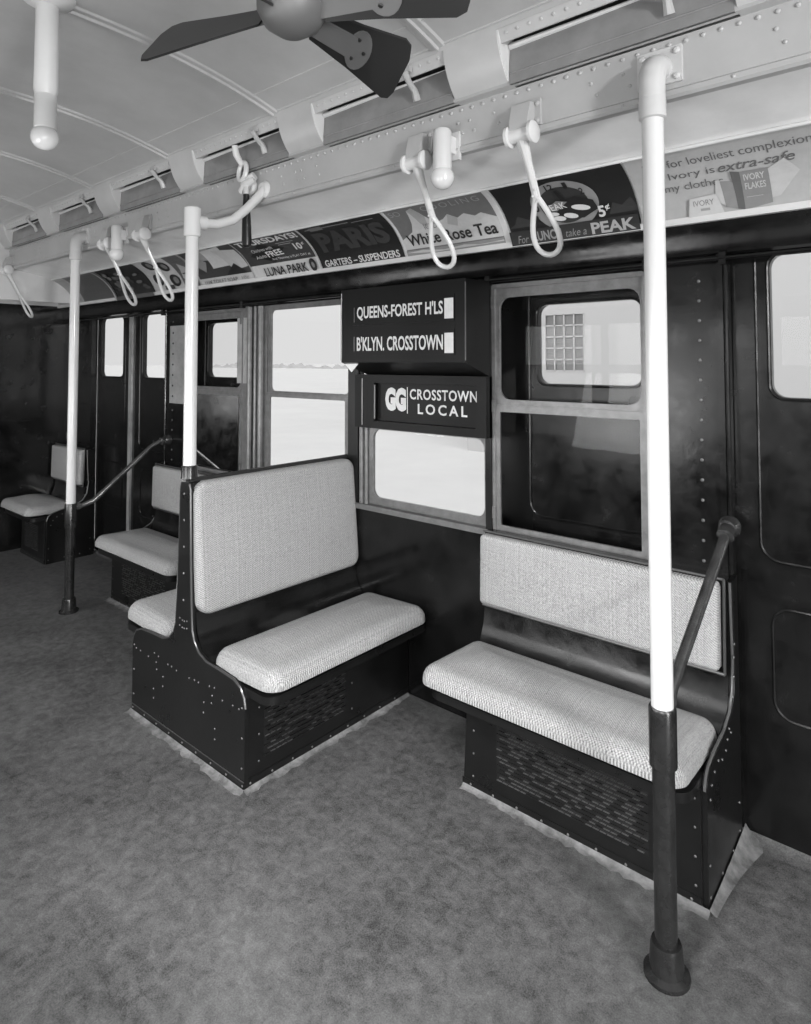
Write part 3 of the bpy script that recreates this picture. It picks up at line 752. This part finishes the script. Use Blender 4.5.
def double_bench():
    t = thing('double_bench', 'back-to-back rattan bench projecting into the aisle at the middle pole', 'bench', (XC, 1.95, 0))
    yT = 1.469; ye = YW-.004
    half = [(.436, 0), (.436, .300), (.428, .335), (.405, .368), (.36, .386), (.27, .392), (.17, .396), (.115, .415), (.080, .45), (.064, .49), (.055, .60), (.046, .78), (.038, 1.06), (.030, 1.085)]
    prof = half + [(-a, z) for a, z in half[::-1]]
    mb = MB(); mb.prism([(XC+a, yT, z) for a, z in prof], (0, .02, 0))
    mb.mi = 2; mb.tube([(XC+a, yT+.004, z) for a, z in half[1:]], .005, 6); mb.tube([(XC-a, yT+.004, z) for a, z in half[1:]], .005, 6)
    mb.tube([(XC-.436, yT-.001, .034), (XC+.436, yT-.001, .034)], .002, 6)
    mb.mi = 1
    n = (0, -1, 0)
    rivet_row(mb, (XC-.425, yT, .018), (XC+.425, yT, .018), 9, n); 
    for sgn in (-1, 1):
        rivet_row(mb, (XC+sgn*.42, yT, .08), (XC+sgn*.42, yT, .30), 3, n)
        for a, z in ((.40,.29),(.36,.29),(.29,.285),(.22,.28),(.20,.31),(.235,.315),(.215,.25),(.16,.235),(.16,.195),(.24,.12),(.24,.16),(.09,.30),(.05,.295),(.12,.30)): mb.rivet((XC+sgn*a, yT, z), n, .0045)
        for z in (.49, .52): mb.rivet((XC+sgn*.028, yT, z), n, .0045); mb.rivet((XC+sgn*.008, yT, z-.005), n, .0045)
    rivet_row(mb, (XC, yT, .60), (XC-.005, yT, 1.04), 5, n, .006)
    mb.build('aisle_panel', [BLACKS, RIVET, EDGE], t)
    for sgn in (1, -1):
        M = (lambda: MB()) if sgn == 1 else (lambda: MB(XC))
        xf = XC+.430
        mb = M(); mb.box(xf-.012, xf, yT+.02, ye, 0, .345); mb.box(xf, xf+.003, yT+.0, ye, 0, .034)
        mb.mi = 1; rivet_row(mb, (xf+.003, yT+.03, .018), (xf+.003, ye-.1, .018), 9, (1,0,0)); rivet_row(mb, (xf, yT+.07, .08), (xf, yT+.07, .28), 3, (1,0,0), .0045); rivet_row(mb, (xf, 2.03, .08), (xf, 2.03, .30), 3, (1,0,0), .0045)
        base = mb.build('base', [BLACKS, RIVET], t)
        mb = M(); grille(mb, (xf, 1.560, .085), (0,1,0), (1,0,0), .43, .205, 12, 15); mb.build('heater_grille', [GRILLE, SLOT], base)
        mb = M(); rim = rrect(XC+.12, XC+.560, yT+.018, 2.405, .05); mb.loft([[(a, b, z) for a, b in rim] for z in (.338, .368)])
        mb.build('seat_tray', BLACKS, t)
        mb = M(); cushion(mb, XC+.165, XC+.578, yT+.018, 2.402, .078, .07, .06, .032, lambda a, b, c: (a, b, .368+c+.012*(a-XC-.165)/.41))
        mb.build('seat_cushion', R_YX, t)
        # scooped metal between seat and back
        mb = M(); sc = [(.175, .385), (.135, .40), (.098, .435), (.075, .48), (.062, .56)]
        mb.sheet([[(XC+a, y, z) for a, z in sc] for y in (yT+.02, ye)])
        mb.prism([(XC+.0, yT+.02, .40), (XC+.062, yT+.02, .40), (XC+.058, yT+.02, .58), (XC+.026, yT+.02, 1.088), (XC, yT+.02, 1.09)], (0, ye-yT-.02, 0))
        mb.build('scoop_panel', BLACK, t)
        mb = M(); cushion(mb, yT+.016, ye-.002, .548, 1.090, .055, .055, .024, .012, lambda a, b, c: (XC+.056-.044*(b-.552)/.53+c, a, b))
        mb.build('backrest', R_YZ, t)
    mb = MB(); mb.tube([(XC, yT+.01, 1.092), (XC, ye, 1.092)], .013, 10); mb.build('top_rail', EDGE_D, t)
    return t
EDGE_D = mat('dark_polished_rail', .04, .25, metal=.4)
double_bench()
# pale floor coves round the bench bases
mb = MB()
def strip(path, w, h, nrm):
    rows = []
    for p in path:
        p = Vector(p); nn = Vector(nrm)*(.55+.75*random.random())
        rows.append([p+Vector((0,0,h)), p+nn*w*.25+Vector((0,0,h*.4)), p+nn*w*.6+Vector((0,0,h*.12)), p+nn*w+Vector((0,0,.0008))])
    mb.sheet(rows)
def lerp_path(a, b, n=40): return [Vector(a).lerp(Vector(b), k/n) for k in range(n+1)]
strip(lerp_path((-1.49, 2.034, 0), (-.61, 2.034, 0)), .028, .012, (0,-1,0))
rows = []
for k in range(9):
    q = k/8; yy = 2.034+.40*q; wq = .02+.05*q**2; hq = .012+.035*q**1.5
    rows.append([(-.612, yy, hq), (-.612+wq*.25, yy, hq*.5), (-.612+wq*.6, yy, hq*.14), (-.612+wq, yy, .0008)])
mb.sheet(rows)
strip(lerp_path((XC-.44, 1.466, 0), (XC+.44, 1.466, 0)), .028, .010, (0,-1,0))
strip(lerp_path((XC+.435, 1.466, 0), (XC+.435, 2.40, 0)), .028, .010, (1,0,0))
strip(lerp_path((2*XC+1.49, 2.034, 0), (2*XC+.61, 2.034, 0)), .04, .012, (0,-1,0))
mb.build('baseboard_bench', COVEFL, kind='structure')

# ------------------------------------------------------------------ poles
mat_elb = mat('white_cast_elbow', .52, .3)
def grab_pole(x, y, label, zband=.68, hand=None, group=None):
    t = thing('grab_pole', label, 'pole', (x, y, 0), group)
    r = .0285
    mb = MB(); mb.lathe((x, y, 0), (0,0,1), [(.058, 0), (.058, .010), (.044, .018), (.040, .075), (.037, .085), (.034, .085)], 24); mb.build('floor_flange', DTUBE, t)
    mb = MB(); mb.tube([(x, y, .02), (x, y, zband-.02)], r, 20); mb.build('lower_tube', DTUBE, t)
    mb = MB(); mb.lathe((x, y, zband-.15), (0,0,1), [(r, 0), (.0355, .004), (.0355, .150), (.033, .156), (r, .156)], 24); mb.build('sleeve', DTUBE, t)
    mb = MB(); mb.tube([(x, y, zband-.02), (x, y, 2.30)], r, 20); mb.build('upper_tube', PORC, t)
    mb = MB(); mb.lathe((x, y, 2.262), (0,0,1), [(r, -.004), (.036, 0), (.036, .05), (.034, .055)], 20)
    mb.tube([(x, y, 2.30), (x, y, 2.355), (x, y+.006, 2.385), (x, y+.022, 2.408), (x, y+.045, 2.418), (x, y+.066, 2.418)], [.034, .035, .036, .037, .037, .037], 18)
    mb.box(x-.062, x+.062, 1.822, 1.836, 2.372, 2.475)
    for dx in (-.048, .048):
        for z in (2.388, 2.460): mb.rivet((x+dx, 1.822, z), (0,-1,0), .011)
    mb.build('elbow_bracket', mat_elb, t)
    if hand:
        mb = MB(); mb.tube(hand, .0165, 14)
        mb.lathe(hand[-1], Vector(hand[-1])-Vector(hand[-2]), [(.02, -.05), (.028, -.045), (.028, -.012), (.022, 0)], 18)
        e = Vector(hand[-1]); mb.lathe((e.x, YW-.022, e.z), (0,1,0), [(.026, -.02), (.034, 0), (.036, .018)], 18)
        d0 = Vector(hand[0]); mb.lathe(d0, Vector(hand[1])-d0, [(.022, 0), (.022, .05), (.018, .055)], 14)
        mb.build('diagonal_rail', RAIL, t)
    return t
px = 2*XC+.641
grab_pole(-.641, 1.766, 'tall white grab pole in front of the right bench', hand=[(-.640, 1.775, .655), (-.636, 1.83, .715), (-.634, 2.30, .985), (-.634, 2.385, 1.035)])
grab_pole(-4.403, 1.766, 'far white grab pole at the left, before the far doors', hand=[(-4.403, 1.775, .655), (-4.40, 1.85, .665), (-4.38, 1.90, .685), (-4.36, 2.28, 1.0), (-4.345, 2.33, 1.03), (-4.34, 2.388, 1.04)])
# pole rising from the double bench
t = thing('grab_pole', 'white middle pole rising from the top of the double bench', 'pole', (-2.512, 1.486, 0))
x, y = -2.512, 1.486
mb = MB(); mb.lathe((x, y, 1.1055), (0,0,1), [(.036, 0), (.034, .01), (.034, .05), (.030, .054)], 20); mb.build('sleeve', DTUBE, t)
mb = MB(); mb.tube([(x, y, 1.115), (x, y, 2.20)], .027, 18); mb.build('upper_tube', PORC, t)
mb = MB(); mb.lathe((x, y, 2.13), (0,0,1), [(.028, 0), (.036, .005), (.036, .125), (.030, .13)], 18)
mb.tube([(x, y, 2.20), (x+.002, y+.06, 2.20)], .031, 14)
mb.tube([(x, y+.05, 2.20), (-2.510, 1.60, 2.205), (-2.503, 1.68, 2.235), (-2.49, 1.75, 2.30), (-2.478, 1.80, 2.36), (-2.473, 1.832, 2.40)], .0215, 14)
mb.lathe((-2.473, 1.815, 2.40), (0,1,0), [(.03, 0), (.042, .012), (.042, .018)], 16)
mb.build('curved_arm', PORC, t)

# ------------------------------------------------------------------ hand straps
def make_strap():
    t = thing('hanging_strap', '', 'hand strap', (0, 1.83, 2.39), 'white hand straps along the girder')
    mb = MB(); mb.box(-.055, .055, 1.822, 1.838, 2.355, 2.44)
    for dx in (-.043, .043):
        for z in (2.37, 2.425): mb.rivet((dx, 1.822, z), (0,-1,0), .009)
    mb.prism([(-.034, 1.824, 2.432), (-.034, 1.792, 2.425), (-.034, 1.775, 2.36), (-.034, 1.778, 2.325), (-.034, 1.812, 2.325), (-.034, 1.824, 2.36)], (.068, 0, 0))
    brk = mb.build('bracket', BEAM, t)
    mb = MB(); mb.lathe((-.052, 1.795, 2.325), (1,0,0), [(.030, 0), (.036, .004), (.036, .014), (.024, .016), (.024, .088), (.036, .090), (.036, .100), (.030, .104)], 18); mb.build('hinge_barrel', WHITE, brk)
    # handle: neck then teardrop loop, swinging towards the window side
    p0 = Vector((0, 1.80, 2.315)); p1 = Vector((0, 1.982, 1.960)); d = (p1-p0); L = d.length; d.normalize(); w = Vector((1,0,0))
    mb = MB()
    mb.tube([p0, p0+d*.05, p0+d*.10, p0+d*.19], [.020, .016, .012, .012], 10)
    mb.tube([p0+d*.06+w*.006, p0+d*.215+w*.007], .008, 8); mb.tube([p0+d*.06-w*.006, p0+d*.215-w*.007], .008, 8)
    n = 30; pts = []
    for k in range(n):
        q = 2*PI*k/n; s = (1-math.cos(q))/2
        pts.append(p0+d*(.195+(L-.195)*s) + w*(.062*math.sin(q)*(.22+.78*s)*1.1))
    mb.loop(pts, .0095, 10)
    for k in range(3): mb.rivet(p0+d*(.17+.02*k)+Vector((.006*(-1)**k, -.012, -.004)), (0,-1,-.4), .0045)
    mb.build('loop_handle', PORC, t)
    return t
s0 = make_strap()
SX = [(-1.072, 'right-hand hand strap hanging before the chewing gum card'), (-1.515, 'hand strap beside the bare bulb, hanging before the iced tea card'),
      (-3.580, 'hand strap just left of the middle pole, right one of the far pair'), (-4.03, 'hand strap just right of the far pole, left one of the far pair'), (-5.775, 'farthest hand strap, left of the far pole at the photo edge')]
for i, (x, lab) in enumerate(SX):
    o = s0 if i == 0 else copy_tree(s0); o.location.x = x; o['label'] = lab

# ------------------------------------------------------------------ bulbs
def make_lamp(loc, label, length=.10, rs=.030):
    x, y, z = loc      # z = bottom of the bulb
    t = thing('bare_bulb_lamp', label, 'lamp', (x, y, z), 'bare bulb lamps')
    zb = z+.068
    mb = MB(); mb.lathe((x, y, zb), (0,0,1), [(rs*.9, 0), (rs, .004), (rs, length), (rs*.8, length+.01)], 20)
    return t, mb, zb
def bulb(t, x, y, z):
    mb = MB(); prof = []
    for k in range(11):
        q = -PI/2+PI*.80*k/10; prof.append((max(.002, .042*math.cos(q)), z+.042+.042*math.sin(q)))
    prof += [(.021, z+.088), (.020, z+.10)]
    mb.lathe((x, y, 0), (0,0,1), prof, 20); mb.build('bulb', BULB, t, smooth=60)
for x, lab in ((-1.385, 'bare bulb in a white socket between the two near hand straps'), (-3.86, 'bare bulb in a white socket between the two far hand straps')):
    z = 2.200; t, mb, zb = make_lamp((x, 1.785, z), lab, .135, .033)
    mb.box(x-.03, x+.03, 1.785, 1.832, zb+.06, zb+.12); mb.box(x-.045, x+.045, 1.824, 1.836, zb+.04, zb+.14)
    mb.build('socket', WHITE, t); bulb(t, x, 1.785, z)
x, y, z = -2.25, .80, 2.283
t, mb, zb = make_lamp((x, y, z), 'bare bulb on a long white stem hanging from the ceiling, top left', .11, .033)
mb.build('socket', WHITE, t); bulb(t, x, y, z)
mb = MB(); mb.tube([(x, y, zb+.09), (x, y, zb+.13), (x, y, roof(y)-.03)], [.027, .036, .034], 18); mb.lathe((x, y, roof(y)-.035), (0,0,1), [(.036, 0), (.075, .02), (.085, .037)], 24); mb.build('stem', WHITE, t)

# ------------------------------------------------------------------ emergency cord
t = thing('emergency_cord', 'white pulley with cord and dark wooden pull handle beside the middle pole', 'pull cord', (-2.57, 1.80, 2.42))
mb = MB(); mb.tube([(-2.555, 1.722, 2.60), (-2.56, 1.735, 2.56), (-2.565, 1.77, 2.52)], [.014, .016, .012], 10)
mb.loop([(-2.566+.028*math.cos(2*PI*k/14), 1.775+.006*math.sin(2*PI*k/14), 2.49+.045*math.sin(2*PI*k/14)) for k in range(14)], .012, 8)
mb.tube([(-2.60, 1.80, 2.44), (-2.545, 1.80, 2.455), (-2.52, 1.81, 2.47)], [.016, .024, .02], 10)
mb.tube([(-2.59, 1.79, 2.40), (-2.55, 1.785, 2.43), (-2.51, 1.80, 2.45)], [.02, .022, .014], 10)
mb.lathe((-2.56, 1.815, 2.42), (0,-1,0), [(.036, -.015), (.036, 0), (.028, .01)], 16)
mb.build('pulley', WHITE, t)
mb = MB(); mb.tube([(-2.55, 1.785, 2.43), (-2.545, 1.78, 2.40), (-2.54, 1.78, 2.36)], .013, 8); mb.build('cord', WHITE, t)
mb = MB(); mb.lathe((-2.535, 1.78, 2.128), (-.03,0,1), [(.010, 0), (.020, .008), (.023, .03), (.021, .12), (.017, .20), (.014, .25), (.008, .256)], 14); mb.build('handle', DARKW_SHADE, t)

# ------------------------------------------------------------------ ceiling fan
FX, FY, FZ = -1.082, .87, 2.35
t = thing('ceiling_fan', 'dark four-bladed ceiling fan overhead at the top of the photo', 'fan', (FX, FY, FZ))
mb = MB(); mb.lathe((FX, FY, FZ-.03), (0,0,1), [(.03, -.02), (.06, 0), (.075, .03), (.075, .06), (.06, .075)], 24); mb.build('hub', FANHUB, t)
mb = MB(); mb.lathe((FX, FY, FZ+.045), (0,0,1), [(.07, 0), (.11, .03), (.115, .15), (.09, .19), (.04, .20), (.035, roof(FY)-FZ-.08), (.09, roof(FY)-FZ-.05)], 24); mb.build('motor', FANHUB, t)
A0 = 1.636
for k in range(4):
    th = (A0, 3.46, A0+PI, 3.482+PI)[k]; d = Vector((math.cos(th), math.sin(th), 0)); s = Vector((-math.sin(th), math.cos(th), 0))
    tilt = -.92; wk = 1.22 if k == 1 else 1.12
    def P(a, b, c=0): 
        q = Vector((FX, FY, FZ)) + d*a + s*(b*wk*math.cos(tilt)) + Vector((0,0,1))*(b*wk*math.sin(tilt)+c); return q
    out = [(.07, -.03), (.20, -.045), (.345, -.068), (.372, -.062), (.388, -.035), (.388, .045), (.378, .062), (.355, .068), (.20, .045), (.07, .03)]
    mb = MB(); mb.loft([[P(a, b, c) for a, b in out] for c in (0, .006)])
    bl = mb.build('blade', FAN, t, smooth=20)
    mb = MB(); disc = [(.215+.04*math.cos(2*PI*j/20), .04*math.sin(2*PI*j/20)) for j in range(20)]
    mb.loft([[P(a, b, c) for a, b in disc] for c in (-.004, 0.0)])
    mb.mi = 1
    for a, b in ((.232, .0), (.202, .02), (.202, -.02)): mb.rivet(P(a, b, -.004), (0,-.3,-1), .006)
    mb.mi = 0; mb.loft([[P(a, b, c) for a, b in ((.05, -.018), (.2, -.022), (.2, .022), (.05, .018))] for c in (-.006, -.001)])
    mb.build('blade_holder', [FANHUB, FAN], bl)

# ------------------------------------------------------------------ outside
mb = MB(); mb.box(-400, 200, 2.9, 500, -1.2, -1.1); mb.build('ground', SNOW, kind='structure')
mb = MB(); mb.box(-400, 200, -400, -1.1, -1.2, -1.1); mb.build('ground', SNOW, kind='structure')
Yb = 16.0; k = Yb/9.0
t = thing('factory_building', 'white factory building outside with a gridded steel window', 'building', (-2, Yb, -1.1))
gx0, gx1 = -4.98*k, -4.335*k; gz0, gz1 = 1.6+(1.44-1.6)*k, 1.6+(2.305-1.6)*k
mb = MB(); mb.box(-11.5, 12, Yb+.05, Yb+6, -1.1, 8.5); mb.box(-11.5, gx0, Yb, Yb+.05, -1.1, 8.5); mb.box(gx1, 12, Yb, Yb+.05, -1.1, 8.5); mb.box(gx0, gx1, Yb, Yb+.05, -1.1, gz0); mb.box(gx0, gx1, Yb, Yb+.05, gz1, 8.5)
mb.build('wall', BLDG, t)
mb = MB(); mb.box(gx0, gx1, Yb+.03, Yb+.045, gz0, gz1); mb.build('pane', PANEG, t)
mb = MB()
for i in range(5): x = gx0+(gx1-gx0)*i/4; mb.box(x-.018, x+.018, Yb-.01, Yb+.03, gz0, gz1)
for i in range(6): z = gz0+(gz1-gz0)*i/5; mb.box(gx0, gx1, Yb-.01, Yb+.03, z-.018, z+.018)
mb.build('window_grid', BLDG, t)
mb = MB(); mb.sheet([[(-260+i*1.6, 150, -1.1), (-260+i*1.6, 150, -.6+1.3*random.random()+.4*math.sin(i*.3))] for i in range(250)])
o = mb.build('treeline', HAZE, smooth=0); o['kind'] = 'stuff'; o['label'] = 'hazy distant trees on the horizon outside the window'

# ------------------------------------------------------------------ light, world, camera
w = bpy.data.worlds.new('daylight'); bpy.context.scene.world = w; w.use_nodes = True
nt = w.node_tree; bgn = nt.nodes['Background']; bgn.inputs[0].default_value = (1, 1, 1, 1)
tcw = nt.nodes.new('ShaderNodeTexCoord'); spw = nt.nodes.new('ShaderNodeSeparateXYZ'); mrw = nt.nodes.new('ShaderNodeMapRange')
nt.links.new(tcw.outputs['Generated'], spw.inputs[0]); nt.links.new(spw.outputs[1], mrw.inputs['Value'])
mrw.interpolation_type = 'SMOOTHSTEP'   # sun-side sky is much brighter than the sky beyond the far windows
mrw.inputs['From Min'].default_value = .15; mrw.inputs['From Max'].default_value = -.35; mrw.inputs['To Min'].default_value = .80; mrw.inputs['To Max'].default_value = 5.0
nt.links.new(mrw.outputs['Result'], bgn.inputs[1])
def area(name, loc, target, size, power):
    l = bpy.data.lights.new(name, 'AREA'); l.energy = power; l.size = size; l.shape = 'DISK'
    o = bpy.data.objects.new(name, l); C.objects.link(o); o.location = loc
    o.rotation_euler = (Vector(target)-Vector(loc)).to_track_quat('-Z', 'Y').to_euler(); return o
area('flood_lamp', (3.3, -.28, 2.3), (-2.2, 1.8, 1.2), .35, 230)
area('bounce_lamp', (3.4, -.2, .8), (-2.2, 1.0, 2.9), .9, 95)  # unseen uplight added to brighten the ceiling
for x in (-4.6, -2.2, .2):
    o = area('window_fill_lamp', (x, -.64, 1.15), (x-.5, 1.9, 2.0), 1.1, 19)  # unseen fill panels added along the opposite windows
    o.data.shape = 'RECTANGLE'; o.data.size_y = .7
l = bpy.data.lights.new('overhead_lamp', 'SPOT'); l.energy = 190; l.spot_size = math.radians(66); l.spot_blend = .7; l.shadow_soft_size = .16  # unseen spot added to brighten the seat tops
o = bpy.data.objects.new('overhead_lamp', l); C.objects.link(o); o.location = (-.8, .1, 2.6); o.rotation_euler = (Vector((-1.5, 1.8, .3))-o.location).to_track_quat('-Z', 'Y').to_euler()
l = bpy.data.lights.new('spot_lamp', 'SPOT'); l.energy = 260; l.spot_size = math.radians(36); l.spot_blend = 1.0; l.shadow_soft_size = .12  # unseen spot added for the bright pool on the floor
o = bpy.data.objects.new('spot_lamp', l); C.objects.link(o); o.location = (-.55, -.5, 2.25); o.rotation_euler = (Vector((-1.62, 1.35, 0))-o.location).to_track_quat('-Z', 'Y').to_euler()

f, cx, cy = 648.818, 408.6223, 334.9117; yaw, pitch, roll = .7129, .0396, -.0015
cam = bpy.data.cameras.new('camera'); co = bpy.data.objects.new('camera', cam); C.objects.link(co)
cam.sensor_fit = 'HORIZONTAL'; cam.sensor_width = 36; cam.lens = f*36/811
cam.shift_x = (405.5-cx)/811; cam.shift_y = (cy-512)/811
cam.clip_start = .02; cam.clip_end = 2000
Fv = Vector((-math.sin(yaw), math.cos(yaw), 0)); Rv = Vector((math.cos(yaw), math.sin(yaw), 0)); Uv = Vector((0,0,1))
F2 = math.cos(pitch)*Fv + math.sin(pitch)*Uv; U2 = -math.sin(pitch)*Fv + math.cos(pitch)*Uv
R3 = math.cos(roll)*Rv + math.sin(roll)*U2; U3 = -math.sin(roll)*Rv + math.cos(roll)*U2
M = Matrix((R3, U3, -F2)).transposed().to_4x4(); M.translation = Vector((0, 0, 1.6))
co.matrix_world = M
sc = bpy.context.scene; sc.camera = co
sc.view_settings.view_transform = 'Standard'; sc.view_settings.look = 'None'; sc.view_settings.exposure = 0
sc.cycles.max_bounces = 8; sc.cycles.transparent_max_bounces = 12; sc.cycles.use_denoising = True
sc.cycles.sample_clamp_indirect = 4.0
